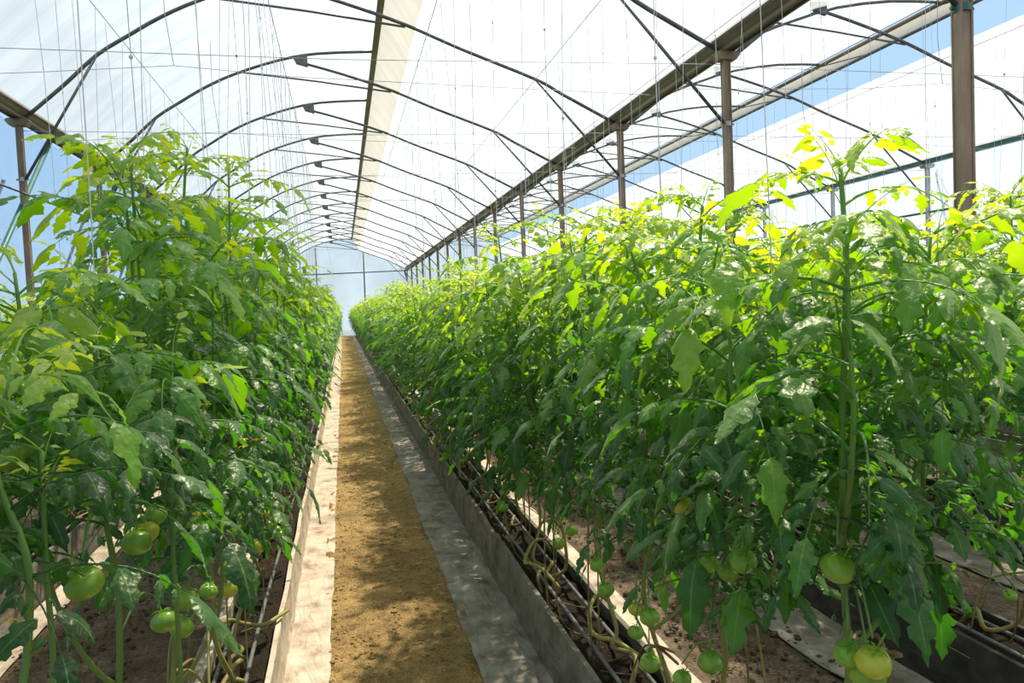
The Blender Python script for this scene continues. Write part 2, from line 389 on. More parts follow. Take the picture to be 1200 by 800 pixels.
# ------------------------------------------------------------------ steelwork
def arch_frame(y, i, L, R_, bayname, xpl, xpr, k):
    e = empty('roof_arch', (0, y, 0), None, None)
    a = MB(); a.tube([(x, 0, z) for x, z in up(spline(L))], .024, 8); a.obj('left_hoop', STEEL, e, True)
    a = MB(); a.tube([(x, 0.0, z) for x, z in up(spline(R_))], .024, 8); a.obj('right_hoop', STEEL, e, True)
    dx = BAY2 if L is LARCH2 else 0.
    a = MB(); a.tube([(-1.37 + dx, 0, 3.93 + H), (-.2 + dx, 0, 3.81 + H), (.98 + dx, 0, 3.66 + H)], .015, 7); a.obj('tie_bar', STEEL, e, True)
    a = MB(); x0, z0 = -.49 + dx, 4.14 + H      # triangular joining bracket
    a.extrude([(x0 - .10, z0 + .07), (x0 + .14, z0 + .09), (x0 + .14, z0 - .10), (x0 - .04, z0 - .05)], -.035, .035); a.obj('joining_bracket', STEEL, e)
    if dx < 1: a = MB(); a.tube([(-2.71 + dx, 0, 3.20 + H), (xpl + .03, 0, 1.73 + H)], .017, 7); a.obj('strut', STEEL, e, True)
    a = MB(); a.tube([(2.69 + dx, 0, 3.03 + H), (xpr - .03, 0, 1.73 + H)], .017, 7); a.obj('strut', STEEL, e, True)
    return tag(e, f'{bayname}, {ordl(i)}', 'roof arch')
vis = [y for y in FR if y > 3]
for i, y in enumerate(FR):
    j = i - 2
    arch_frame(y, max(j, 0), LARCH, RARCH, 'grey steel roof arch spanning the bay over the dirt path' if j >= 0 else ('grey roof arch overhead behind the first frame' if j == -1 else 'grey roof arch behind the camera, out of view'), GL, G1, j)
    if j >= 0: arch_frame(y, j, LARCH2, RARCH2, 'grey steel roof arch spanning the farther bay beyond the gutter posts', G1, G2, j)

def post(x, y, mat, w, label, clamps=True, z1=GZ):
    e = empty('support_post', (x, y, 0), label, 'post')
    a = MB(); a.box(-w / 2, w / 2, -w * .4, w * .4, 0, z1 - .06)
    for s in (-1, 1): a.box(-w / 2 - .004, -w / 2 + .012, s * w * .4 - .006, s * w * .4 + .006, 0, z1 - .06); a.box(w / 2 - .012, w / 2 + .004, s * w * .4 - .006, s * w * .4 + .006, 0, z1 - .06)
    a.obj('column', mat, e)
    a = MB(); a.extrude([(-.10, z1 - .005), (-.13, z1 - .03), (-.09, z1 - .085), (.09, z1 - .085), (.13, z1 - .03), (.10, z1 - .005)], -.07, .07); a.obj('gutter_saddle', mat, e)
    for zc in ((1.73 + H,)):
        a = MB(); r = w * .62
        a.tube([(0, 0, zc - .022), (0, 0, zc + .022)], r, 12)
        for s in (-1, 1): a.tube([(s * r * .9, 0, zc), (s * (r + .03), 0, zc)], .012, 6)
        a.obj('clamp', TEAL if label.startswith('thick') else GALV, e, False)
    return e
for i, y in enumerate(vis):
    post(G1, y, RUST, .085 if i == 0 else .07, 'thick brown steel post cutting the right of the picture, nearest of its line' if i == 0 else f'brown steel gutter post in the line right of the path, {ordl(i)}')
    post(GL, y, RUST, .06, f'brown steel post in the line along the blue side wall, {ordl(i)}')
    post(G2, y, GALV, .06, f'grey galvanised post under the teal gutter beam, {ordl(i)}')

def gutter(x, label, mat, s=1.):
    e = MB(); z = GZ
    prof = [(-.05, 0), (.05, 0), (.085, .05), (.135, .145), (.15, .145), (.15, .152), (.128, .152), (.078, .055), (.045, .008), (-.045, .008), (-.078, .055), (-.128, .152), (-.15, .152), (-.15, .145), (-.135, .145), (-.085, .05)]
    e.extrude([(x + a * s, z + b * s) for a, b in prof], YB, YE + .05)
    for q in (-1, 1): e.box(x + q * .055 * s - .012, x + q * .055 * s + .012, YB, YE, z - .012, z + .03)
    return tag(e.obj('rain_gutter', mat), label, 'gutter')
gutter(G1, 'long brown steel gutter beam running above the posts right of the path', GUT, .86)
gutter(GL, 'rust-brown steel gutter beam above the blue side wall at left', GUT, .8)
m = MB(); m.extrude([(G2 - .05, GZ), (G2 + .05, GZ), (G2 + .06, GZ + .1), (G2 - .06, GZ + .1)], YB, YE); m.box(G2 - .075, G2 + .075, YB, YE, GZ + .1, GZ + .115)
tag(m.obj('rain_gutter', TEAL), 'teal gutter beam along the far side wall at right', 'gutter')
# ridge beams
m = MB(); m.extrude([(.70, 4.24 + H), (.765, 4.24 + H), (.765, 4.35 + H), (.70, 4.35 + H)], YB, YE)
m.box(.685, .78, YB, YE, 4.232 + H, 4.242 + H)
tag(m.obj('ridge_beam', GUT), 'dark olive-brown ridge beam above the dirt path', 'beam')
m = MB(); m.tube([(9.06, YB, 4.28 + H), (9.06, YE, 4.28 + H)], .035, 8); tag(m.obj('ridge_beam', GUT), 'upper ridge tube of the far bay', 'beam')
e = empty('vent_rail', (9.10, 0, 4.07 + H), 'dark lower rail with slanting rods at the open vent of the far bay', 'rail')
m = MB(); m.tube([(0, YB, 0), (0, YE, 0)], .03, 8); m.obj('rail', STEEL, e, True)
for y in vis: 
    m = MB(); m.tube([(-.02, y - .0, .2), (0, y - 1.4, 0.0)], .011, 6); m.obj('slanting_rod', STEEL, e, True)
# side-wall diagonal braces and rails
for i, y in enumerate(vis[1:8]):
    m = MB(); m.tube([(GL - .03, y + 1.1, GZ - .02), (GL - .03, y - 1.2, GZ - 2.1), (GL - .03, y - 2.6, .3)], .03, 8)
    tag(m.obj('diagonal_brace', TEAL, smooth=True), f'dark diagonal brace against the blue side wall, {ordl(i)}', 'brace')
    m = MB(); m.tube([(GL - .20, y, 1.73 + H), (GL - 1.5, y, .0)], .022, 8)
    tag(m.obj('outer_brace', STEEL, smooth=True), f'slanting brace outside the blue side wall, {ordl(i)}', 'brace')
    m = MB(); m.tube([(G2 + .2, y, GZ - .1), (G2 + 2.2, y, 0.)], .022, 8)
    tag(m.obj('outer_brace', STEEL, smooth=True), f'slanting brace outside the far wall under the teal gutter, {ordl(i)}', 'brace')
for z, t in ((1.5 + H, 'upper'), (1.0 + H, 'lower')):
    m = MB(); m.tube([(G2 + .06, YB, z), (G2 + .06, YE, z)], .025, 8); tag(m.obj('side_rail', TEAL, smooth=True), f'{t} teal rail fixed to the posts of the far side wall', 'rail')
m = MB(); m.tube([(GL + .05, YB, 1.55 + H), (GL + .05, YE, 1.55 + H)], .012, 6); tag(m.obj('side_rail', STEEL, smooth=True), 'thin rail along the posts of the blue side wall', 'rail')
# end wall frame
def tubeobj(name, pts, r, mat, label, cat, n=8):
    m = MB(); m.tube(pts, r, n); return tag(m.obj(name, mat, smooth=True), label, cat)
yf = YE - .06
tubeobj('gable_post', [(1.30, yf, 0), (1.36, yf, 3.50 + H)], .04, STEEL, 'dark post of the end wall right of the path axis', 'post')
tubeobj('gable_post', [(-1.40, yf, 0), (-1.36, yf, 3.84 + H)], .04, STEEL, 'dark post of the end wall left of the path axis', 'post')
tubeobj('gable_rail', [(GL, yf - .07, 2.26 + H), (G1, yf - .07, 2.36 + H)], .035, STEEL, 'horizontal steel rail across the end wall over the path', 'rail')
tubeobj('corner_brace', [(3.72, yf, 2.36 + H), (4.5, yf - .2, 0)], .05, STEEL, 'leaning dark brace at the right corner of the end wall', 'brace')
# cross wires and crop wires
for i, y in enumerate(vis[:9]):
    m = MB(); m.tube([(GL + .02, y, 2.30 + H), (.1, y, 2.27 + H), (G1 - .03, y, 2.32 + H)], .0035, 5)
    tag(m.obj('cross_wire', WIRE), f'thin cross wire at gutter height over the path bay, {ordl(i)}', 'wire')
    m = MB(); m.tube([(G1 + .03, y, 2.30 + H), (7.6, y, 2.27 + H), (G2 - .02, y, 2.32 + H)], .0035, 5)
    tag(m.obj('cross_wire', WIRE), f'thin cross wire at gutter height over the far bay, {ordl(i)}', 'wire')
for i in range(5):
    y = vis[i] + 1.5
    for (xa, xm, xb, nm) in ((GL, -1.58, G1, 'path'), (G1, 7.75, G2, 'far')):
        m = MB(); m.tube([(xa + .02, y, 2.50 + H), (xm - 1.2, y, 2.55 + H), (xm, y, 2.64 + H), (xm + 1.2, y, 2.55 + H), (xb - .02, y, 2.42 + H)], .0035, 5)
        m.tube([(xm, y, 2.64 + H), (xm - .06, y, 3.2 + H), (xm - .05, y, (3.93 if nm == 'path' else 4.0) + H)], .004, 5)
        tag(m.obj('hung_cross_wire', WIRE), f'cross wire pulled up by a hanger over the {nm} bay, {ordl(i)}', 'wire')
for k, nm in (('Z', 'second row left of the path'), ('A', 'row left of the path'), ('B', 'row right of the path'), ('C', 'second row right of the path'), ('D', 'third row right of the path'), ('E', 'first row of the far bay'), ('F', 'second row of the far bay')):
    m = MB(); m.tube([(ROWS[k], YB, 2.28 + H), (ROWS[k], YE, 2.28 + H)], .003, 5)
    tag(m.obj('crop_wire', WIRE), f'long overhead crop wire above the {nm}', 'wire')

# ------------------------------------------------------------------ tomato plants
UPV = Vector((0, 0, 1))
EYE = Vector((0, 0, H)); AVOID = []; ORG = Vector((0, 0, 0))
def leaflet(mb, o, d, n, L, W, age, rnd, lod, curl=.25, fold=.25):
    d = d.normalized(); s = d.cross(n)
    if s.length < 1e-5: s = d.orthogonal()
    s.normalize(); n = s.cross(d)
    if lod == 0: NI, js = 13, (-1, -.5, 0, .5, 1)
    elif lod == 1: NI, js = 5, (-1, 0, 1)
    else: NI, js = 3, (-1, 0, 1)
    vs = []; cs = []; 
    ph = random.random() * 6
    if AVOID and lod == 0:
        mid = o + d * (L * .6) + ORG
        for tp, tv in AVOID:
            k = max(0, min(.45, (mid - tp).dot(tv)))
            if (tp + tv * k - mid).length < .022 + L * .28: return
    la = random.uniform(.16, .34); f1 = random.uniform(2.4, 3.4); p1, p2 = random.uniform(0, 2), random.uniform(0, 2)
    for i in range(NI + 1):
        t = i / NI
        prof = (1.92 * t ** .5 * (1 - t) ** .85 * (1.08 - .1 * t) if 0 < t < 1 else 0.) + (.03 if i == 0 else 0)
        c = o + d * (L * t * (1 - .12 * curl * t)) - n * (curl * L * t * t) - UPV * (.12 * L * t * t)
        tooth = (.17 if i % 2 else -.15) if lod == 0 else (.08 if i % 2 else -.05)
        for j in js:
            a = abs(j)
            if lod == 0: tooth = la * math.sin(2 * PI * f1 * t + (p1 if j > 0 else p2)) + random.uniform(-.08, .08)
            w = W * prof * (1 + tooth * (1 if a == 1 else .25))
            sh = d * (L * .05 * (1 if i % 2 else -.3) * (a == 1) * (lod == 0))
            wav = .10 * W * math.sin(t * 9 + ph + j * 2) * a
            p = c + s * (w * j) + n * (fold * w * a * (1 - .9 * a * a) + wav - fold * .8 * w * (a > .6)) + sh
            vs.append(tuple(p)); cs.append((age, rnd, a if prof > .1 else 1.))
    q = len(js); fs = [(i * q + k, i * q + k + 1, (i + 1) * q + k + 1, (i + 1) * q + k) for i in range(NI) for k in range(q - 1)]
    mb.add(vs, fs, cs)

def compound(mb, base, az, el, Lr, age, lod, droop=1.1, size=1.):
    """pinnate leaf; rachis arcs out and down"""
    K = 7; pts = [base]; p = base.copy(); e = el; a = az
    tw = random.uniform(-.35, .35)
    for i in range(K):
        dirv = Vector((math.cos(a) * math.cos(e), math.sin(a) * math.cos(e), math.sin(e)))
        p = p + dirv * (Lr / K); pts.append(p.copy()); e -= droop / K; a += tw / K
    r0 = .0028 * size
    mb.tube([tuple(q) for q in pts], [r0 * (1 - .75 * i / K) for i in range(K + 1)], 4 if lod else 5, (age * .7 + .2, .3, 1.), False)
    def at(t):
        x = t * K; i = min(K - 1, int(x)); return pts[i].lerp(pts[i + 1], x - i), (pts[i + 1] - pts[i]).normalized()
    for ti, (t, sc) in enumerate(((.30, .62), (.40, .25), (.52, .9), (.63, .3), (.76, .95), (.88, .35), (1.0, 1.15))):
        if lod == 2 and sc < .5: continue
        if lod == 1 and sc < .3: continue
        q, tg = at(min(t, .999))
        side = tg.cross(UPV)
        if side.length < .1: side = Vector((math.sin(a), -math.cos(a), 0))
        side.normalize(); nrm = side.cross(tg).normalized()
        if nrm.z < 0: nrm = -nrm
        LL = .057 * size * sc * random.choice((.75, .9, 1., 1.15, 1.4)) * random.uniform(.85, 1.15)
        if t >= 1.0:
            leaflet(mb, q, tg, nrm, LL * 1.15, LL * .34, age, random.random(), lod, random.uniform(.1, .5), random.uniform(.1, .5))
        else:
            for sd in (-1, 1):
                if random.random() < .04: continue
                d = (side * sd + tg * random.uniform(.25, .75) - UPV * random.uniform(-.1, .38)).normalized()
                nn = (nrm + side * random.uniform(-.45, .45) + tg * random.uniform(-.3, .3)).normalized()
                st = q + side * sd * .012 * size
                leaflet(mb, st, d, nn, LL, LL * random.uniform(.24, .36), age, random.random(), lod, random.uniform(.1, .75), random.uniform(.15, .75))

def ellip(r, sq, lob, n=12, m=9):
    vs = [(0, 0, r * sq * .86)]; fs = []
    for i in range(1, m):
        th = PI * i / m
        for k in range(n):
            ph = 2 * PI * k / n; q = r * (1 + lob * math.cos(5 * ph) * math.sin(th))
            z = r * sq * math.cos(th); 
            if th < .6: z -= r * .14 * (1 - th / .6)
            vs.append((q * math.sin(th) * math.cos(ph), q * math.sin(th) * math.sin(ph), z))
    vs.append((0, 0, -r * sq * .95))
    for k in range(n): fs.append((0, 1 + k, 1 + (k + 1) % n))
    for i in range(m - 2):
        for k in range(n):
            a = 1 + i * n + k; b = 1 + i * n + (k + 1) % n; fs.append((a, a + n, b + n, b))
    L = len(vs) - 1; b0 = 1 + (m - 2) * n
    for k in range(n): fs.append((b0 + k, L, b0 + (k + 1) % n))
    return vs, fs
TOMMESH = []
for i, mt in enumerate(TOM):
    m = MB(); v, f = ellip(.0255, .84, .035, 15, 11); m.add(v, f); TOMMESH.append(m.mesh('tomato', mt, True))
m = MB()
for k in range(5):
    a = 2 * PI * k / 5; c, s = math.cos(a), math.sin(a)
    m.add([(0, 0, .0205), (.011 * c - .003 * s, .011 * s + .003 * c, .0235), (.011 * c + .003 * s, .011 * s - .003 * c, .0235), (.022 * c, .022 * s, .0195), (.011 * c, .011 * s, .022)], [(0, 2, 4), (0, 4, 1), (2, 3, 4), (4, 3, 1)], (.5, .4, 1))
m.tube([(0, 0, .017), (.002, .001, .033), (.006, .002, .05)], .0016, 5, (.6, .4, 1))
CALYX = m.mesh('calyx', LEAF, False)

def make_plant(seed, lod, top=1.75, low=.58, nshoot=3, ntom=5, step=.031, spread=.16, size=1., heroleaf=(), own=None, lean=(0, 0), lying=.3, airy=.0, rad=1., axis=None):
    """returns an Empty with stem, foliage, blossoms and tomatoes; origin on the floor under its trough"""
    random.seed(seed)
    root = bpy.data.objects.new('tomato_plant', None); COL.objects.link(root); root.empty_display_size = .1
    st = MB(); lf = MB(); fl = MB()
    sg = random.choice((-1, 1))
    # main stem, lying in the trough before it rises
    pts = [Vector((random.uniform(-.03, .03), -sg * lying, .17)), Vector((.03, -sg * lying * .8, .25)), Vector((-.03 + random.uniform(-.03, .03), -sg * lying * .4, .235)), Vector((.03, -sg * .07, .27)), Vector((random.uniform(-.03, .03) + lean[0] * .3, lean[1] * .3, .42))]
    K = 8
    for i in range(1, K + 1):
        t = i / K
        pts.append(Vector((lean[0] * (.3 + .7 * t) + random.uniform(-.02, .02), lean[1] * (.3 + .7 * t) + random.uniform(-.02, .02), .42 + (top - .42 - .05) * t)))
    pp = [Vector(q) for q in spline([tuple(q) for q in pts], 48)]
    nn = len(pp)
    stems = [(pp, .0078)]
    st.tube([tuple(q) for q in pp], [(.0085 - .005 * i / nn) * rad for i in range(nn)], 7 if lod == 0 else 5, [(max(0, min(1, (q.z - .15) / 1.2)), 0, 0) for q in pp])
    for k in range(nshoot):
        z0 = random.uniform(.38, .95) if k < 2 else random.uniform(.8, 1.2)
        j = min(range(nn), key=lambda i: abs(pp[i].z - z0) + (10 if i < nn * .3 else 0))
        b = pp[j]; a = random.uniform(0, 2 * PI) if k else random.choice((PI, 0)) + random.uniform(-.5, .5)
        zt = top - random.uniform(0.02, .28); r = spread * random.uniform(.6, 1.15)
        q = [b, b + Vector((math.cos(a) * r * .5, math.sin(a) * r * .5, .07)), b + Vector((math.cos(a) * r, math.sin(a) * r, .22)), Vector((b.x + math.cos(a) * r * 1.05, b.y + math.sin(a) * r, (b.z + zt) / 2 + .1)), Vector((b.x + math.cos(a) * r * 1.2, b.y + math.sin(a) * r * 1.1, zt))]
        q = [Vector(x) for x in spline([tuple(x) for x in q], 20)]
        st.tube([tuple(x) for x in q], [.0058 - .003 * i / len(q) for i in range(len(q))], 5, [(max(.3, min(1, (x.z - .15) / 1.2)), 0, 0) for x in q])
        stems.append((q, .005))
    if lod == 0:
        for k in range(3):      # bare old side stems and fruit stalks round the foot
            b = pp[int(nn * random.uniform(.3, .52))]; a = random.uniform(0, 6.28); y_ = random.uniform(-.3, .3)
            q = [tuple(b), tuple(b + Vector((math.cos(a) * .07, math.sin(a) * .1, random.uniform(-.02, .08)))), tuple(b + Vector((math.cos(a) * .10, y_ * .6, -.05))), (max(-.1, min(.1, math.cos(a) * .11)), y_, .215), (random.uniform(-.08, .08), y_ * 1.6, .19)]
            st.tube(spline(q, 24), [.0045 - .0025 * i / 24 for i in range(25)], 5, (random.choice((.0, .15, .3)), 0, 0))
    if axis: AVOID.extend([(q + ORG, (EYE - q - ORG).normalized()) for q in pp if axis[0] < q.z < axis[1]])
    az = random.uniform(0, 6)
    for si, (q, r) in enumerate(stems):
        # arclength walk
        acc = 0; nxt = step
        for i in range(1, len(q)):
            seg = (q[i] - q[i - 1]).length; acc += seg
            while acc >= nxt:
                nxt += step * random.uniform(.7, 1.3)
                p = q[i]
                if p.z < low - .02: continue
                az += 2.4 + random.uniform(-.5, .5)
                rel = (p.z - low) / (top - low)
                if airy and rel > .78 and random.random() < airy: continue
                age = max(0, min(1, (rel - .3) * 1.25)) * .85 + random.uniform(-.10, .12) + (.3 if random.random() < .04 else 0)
                young = max(0, (rel - .80) / .2)
                Lr = (.225 - .11 * young) * random.uniform(.8, 1.15) * size
                el = random.uniform(.25, .75) - .5 * max(0, .4 - rel) + .35 * young
                dr = random.uniform(.8, 1.6) * (1 - .15 * young)
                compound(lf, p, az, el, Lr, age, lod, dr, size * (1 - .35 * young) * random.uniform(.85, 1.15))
    # growing tips: tight tufts of small leaves
    for q, r in stems:
        tip = q[-1]
        for k in range(4 if lod < 2 else 2):
            compound(lf, tip - Vector((0, 0, .02 * k)), random.uniform(0, 6.3), random.uniform(.7, 1.25), random.uniform(.07, .13), .85, max(lod, 1), .6, random.uniform(.35, .55))
    for (p, a, e, Lr, sz, ag) in heroleaf:
        compound(lf, Vector(p), a, e, Lr, ag, lod, 1.6, sz)
    # blossoms
    if lod < 2:
        for k in range(3):
            q = random.choice(stems)[0]; c = q[int(len(q) * random.uniform(.72, .96))] + Vector((random.uniform(-.09, .09), random.uniform(-.09, .09), random.uniform(-.02, .03)))
            st.tube([tuple(q[int(len(q) * .8)]), tuple(c)], .0015, 4, (.8, 0, 0)) if (q[int(len(q) * .8)] - c).length < .2 else None
            for b in range(4):
                cc = c + Vector((random.uniform(-.015, .015), random.uniform(-.015, .015), random.uniform(-.015, .01)))
                for w in range(5):
                    a = w * 1.2566; d1 = Vector((math.cos(a), math.sin(a), -.3)) * .011; d2 = Vector((math.cos(a + .3), math.sin(a + .3), 0)) * .006; d3 = Vector((math.cos(a - .3), math.sin(a - .3), 0)) * .006
                    fl.add([tuple(cc), tuple(cc + d2), tuple(cc + d1), tuple(cc + d3)], [(0, 1, 2, 3)])
    # fruit trusses
    toms = []
    k = 0
    if own is not None:
        ntom = 0
        for q in own:
            j = min(range(nn), key=lambda i: abs(pp[i].z - q.z - .07) + (10 if i < nn * .3 else 0)); b = pp[j]; m_ = b.lerp(q, .5); m_.z = max(b.z, q.z) + .03
            st.tube([tuple(x) for x in spline([tuple(b), tuple(m_), tuple(q + Vector((0, 0, .036)))], 10)], .0019, 5, (.7, 0, 0))
            toms.append((q, random.uniform(.8, 1.1), random.random()))
    while k < ntom:
        z0 = random.uniform(.52, .80); j = min(range(nn), key=lambda i: abs(pp[i].z - z0) + (10 if i < nn * .3 else 0)); b = pp[j]
        a = random.choice((PI, PI, 0)) + random.uniform(-.9, .9); d = Vector((math.cos(a), math.sin(a), 0)); end = b + d * .10 + Vector((0, 0, -.07))
        st.tube([tuple(b), tuple(b + d * .05 + Vector((0, 0, .012))), tuple(end)], .0024, 5, (.7, 0, 0))
        for c in range(min(random.choice((2, 3, 4)), ntom - k)):
            pos = b + d * (.055 + .028 * c) + Vector((random.uniform(-.022, .022), random.choice((-1, 1)) * random.uniform(.022, .034), -.03 - .028 * c))
            toms.append((pos, random.uniform(.75, 1.12), random.random())); k += 1
            st.tube([tuple(b + d * .05 + Vector((0, 0, .008))), tuple(pos + Vector((0, 0, .035)))], .0016, 4, (.7, 0, 0))
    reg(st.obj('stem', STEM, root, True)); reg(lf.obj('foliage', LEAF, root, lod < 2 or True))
    if fl.v: reg(fl.obj('blossoms', YEL, root, False))
    for pos, s, u in toms:
        t = link('tomato', TOMMESH[0 if u < .72 else 1], root, pos); t.scale = (s, s, s); t.rotation_euler = (random.uniform(-.5, .5), random.uniform(-.5, .5), u * 6)
        if u >= .72: t['label'] = 'yellowish ripening tomato'
        reg(t); reg(link('calyx', CALYX, t))
    return root

print('variants')
HI = [make_plant(100 + i, 0, ntom=(7, 5, 6, 4, 6)[i]) for i in range(5)]
MID = [make_plant(200 + i, 1, ntom=(3, 2, 3, 2, 3)[i], step=.042) for i in range(5)]
FAR = [make_plant(300 + i, 2, ntom=0, step=.068, nshoot=3, size=1.15) for i in range(4)]
used = set()
def place(kind, row, y, top, label, group=None, dx=0., rot=None, sxy=1.):
    src = kind[random.randrange(len(kind))] if isinstance(kind, list) else kind
    if src.name in used: o = copy_tree(src)
    else: o = src; used.add(src.name)
    o.location = (ROWS[row] + dx, y, 0)
    o.rotation_euler = (0, 0, rot if rot is not None else random.choice((0, PI)) + random.uniform(-.25, .25))
    o.scale = (sxy, sxy, top / 1.75)
    tag(o, label, 'tomato plant', group)
    return o

random.seed(5)
# near plants, each its own kind
TW = {'A': [(-.43, 1.12, 1.178), (-.30, 1.27, 1.05), (-.31, 1.25, 1.03), (-.29, 1.12, 1.05), (-.30, 1.52, .98), (-.28, 2.52, .73), (-.30, 1.45, .85), (-.30, 1.66, .79), (-.31, 1.33, .86), (-.30, 1.92, .70), (-.32, 1.0, 1.04), (-.30, 1.40, .82), (-.27, 1.72, .81), (-.33, 2.1, .74)],
      'B': [(.68, 3.45, .42), (.70, 2.41, .60), (.70, 2.57, .51), (.70, 2.08, .52), (.70, 1.85, .49), (.70, 1.75, .57), (.70, 1.54, .90), (.70, 1.42, .81), (.71, 1.36, .81), (.70, 1.28, .86), (.70, 1.76, .45), (.70, 1.57, .50), (.70, 1.43, .60), (.70, 1.0, .94), (.70, .925, .83), (.71, .95, .80), (.69, .965, .825), (.69, 2.12, .58), (.72, 1.90, .53)],
      'C': [(1.95, 1.94, .40), (1.95, 2.11, .61), (1.95, 2.05, .60), (1.95, 2.31, .53), (1.94, 2.08, .65)]}
TW['A'] = [tuple(EYE + (Vector(t) - EYE) * 1.22) for t in TW['A']]; TW['B'] = [tuple(EYE + (Vector(t) - EYE) * 1.06) for t in TW['B']]
def hero(seed, row, y, top, label, **kw):
    global AVOID, ORG
    ORG = Vector((ROWS[row], y, 0)); AVOID = [(Vector(t), (EYE - Vector(t)).normalized()) for k in 'ABC' for t in TW[k]]
    mine = [Vector(t) - ORG for t in TW[row] if HOME[row][min(range(len(HOME[row])), key=lambda i: abs(HOME[row][i] - t[1]))] == y]
    o = make_plant(seed, 0, top=top, own=mine, **kw); o.location = (ROWS[row], y, 0); used.add(o.name); AVOID = []
    return tag(o, label, 'tomato plant')
HOME = {'A': [1.04, 1.40, 1.86, 2.32], 'B': [1.14, 1.58, 2.0, 2.44, 2.9], 'C': [1.95]}
hero(401, 'A', 1.04, 1.34, 'low dark leafy tomato plant at the lower left corner, nearest in its row', low=1.05, size=.9, nshoot=3, lying=.1, spread=.12)
hero(402, 'A', 1.40, 1.46, 'tomato plant with a bare green lower stem, second from the left corner', low=1.0, size=.9, nshoot=3, lying=.1, spread=.12)
hero(403, 'A', 1.86, 1.72, 'tomato plant hung with pale green tomatoes left of the path', low=.82, size=.92, nshoot=3, spread=.12)
hero(404, 'A', 2.32, 1.88, 'tallest tomato plant left of the path, its airy tip against the white roof', low=.76, size=.95, nshoot=3, airy=.45, spread=.13, axis=(.8, 1.45))
hero(405, 'B', 1.14, 1.60, 'tomato plant with a thick yellow-green stem at right, nearest in its row', low=.84, nshoot=4, airy=.3, spread=.17, lean=(.0, -.04), lying=.2, rad=1.12, axis=(.4, 1.35),
     heroleaf=(((.02, -.02, 1.08), -.35, .45, .30, 1.35, .10), ((.02, -.02, 1.18), -1.0, .5, .28, 1.15, .3), ((-.02, 0, 1.05), 2.9, .4, .28, 1.15, .15)))
hero(406, 'B', 1.58, 1.60, 'tomato plant with low green tomatoes, second in its row right of the path', low=.70, nshoot=4)
hero(408, 'B', 2.0, 1.60, 'tomato plant with low fruit, third in its row right of the path', low=.62, nshoot=4)
hero(409, 'B', 2.44, 1.66, 'tomato plant with a bare curling foot, fourth in its row right of the path', low=.66, nshoot=3)
hero(410, 'B', 2.9, 1.68, 'tomato plant leaning over the grey trough edge, fifth in its row right of the path', low=.62, nshoot=3)
hero(407, 'C', 1.95, 1.64, 'tomato plant at the right picture edge beyond the second trough', low=.68, nshoot=3)
cnt = 10
def fillrow(row, y, yend, st, topf, nm, hid=True):
    global cnt
    while y < yend:
        kind, zone = (HI, 'close to the camera') if y < 6.5 else ((MID, 'in the middle distance') if y < 17 else (FAR, 'far down the row'))
        t = (topf(y) - .07) * random.uniform(.95, 1.03)
        place(kind, row, y, t, f'{nm} {zone}', f'{nm} {zone}', random.uniform(-.03, .03) + (.0 if row == 'A' else (-.06 if row == 'B' and y > 5 else 0)), None, .88 if row == 'A' else (1.1 if row == 'B' and y > 5 else 1.0))
        cnt += 1
        y += st * random.uniform(.9, 1.1)
fillrow('A', 2.78, 45, .44, lambda y: 1.82 if y < 4 else (1.72 if y < 10 else 1.80), 'leafy tomato plant in the row left of the path')
fillrow('B', 3.34, 45, .44, lambda y: (1.63 if y < 12 else 1.70) + (.14 if random.random() < .12 else 0), 'leafy tomato plant in the row right of the path')
fillrow('C', 2.45, 17, .44, lambda y: 1.66, 'leafy tomato plant in the second row right of the path')
fillrow('Z', 2.2, 13, .52, lambda y: 1.58 if y < 7 else 1.7, 'leafy tomato plant in the second row left of the path')
fillrow('D', 3.1, 18, .55, lambda y: 1.70, 'leafy tomato plant in the third row right of the path')
print('plants', cnt)
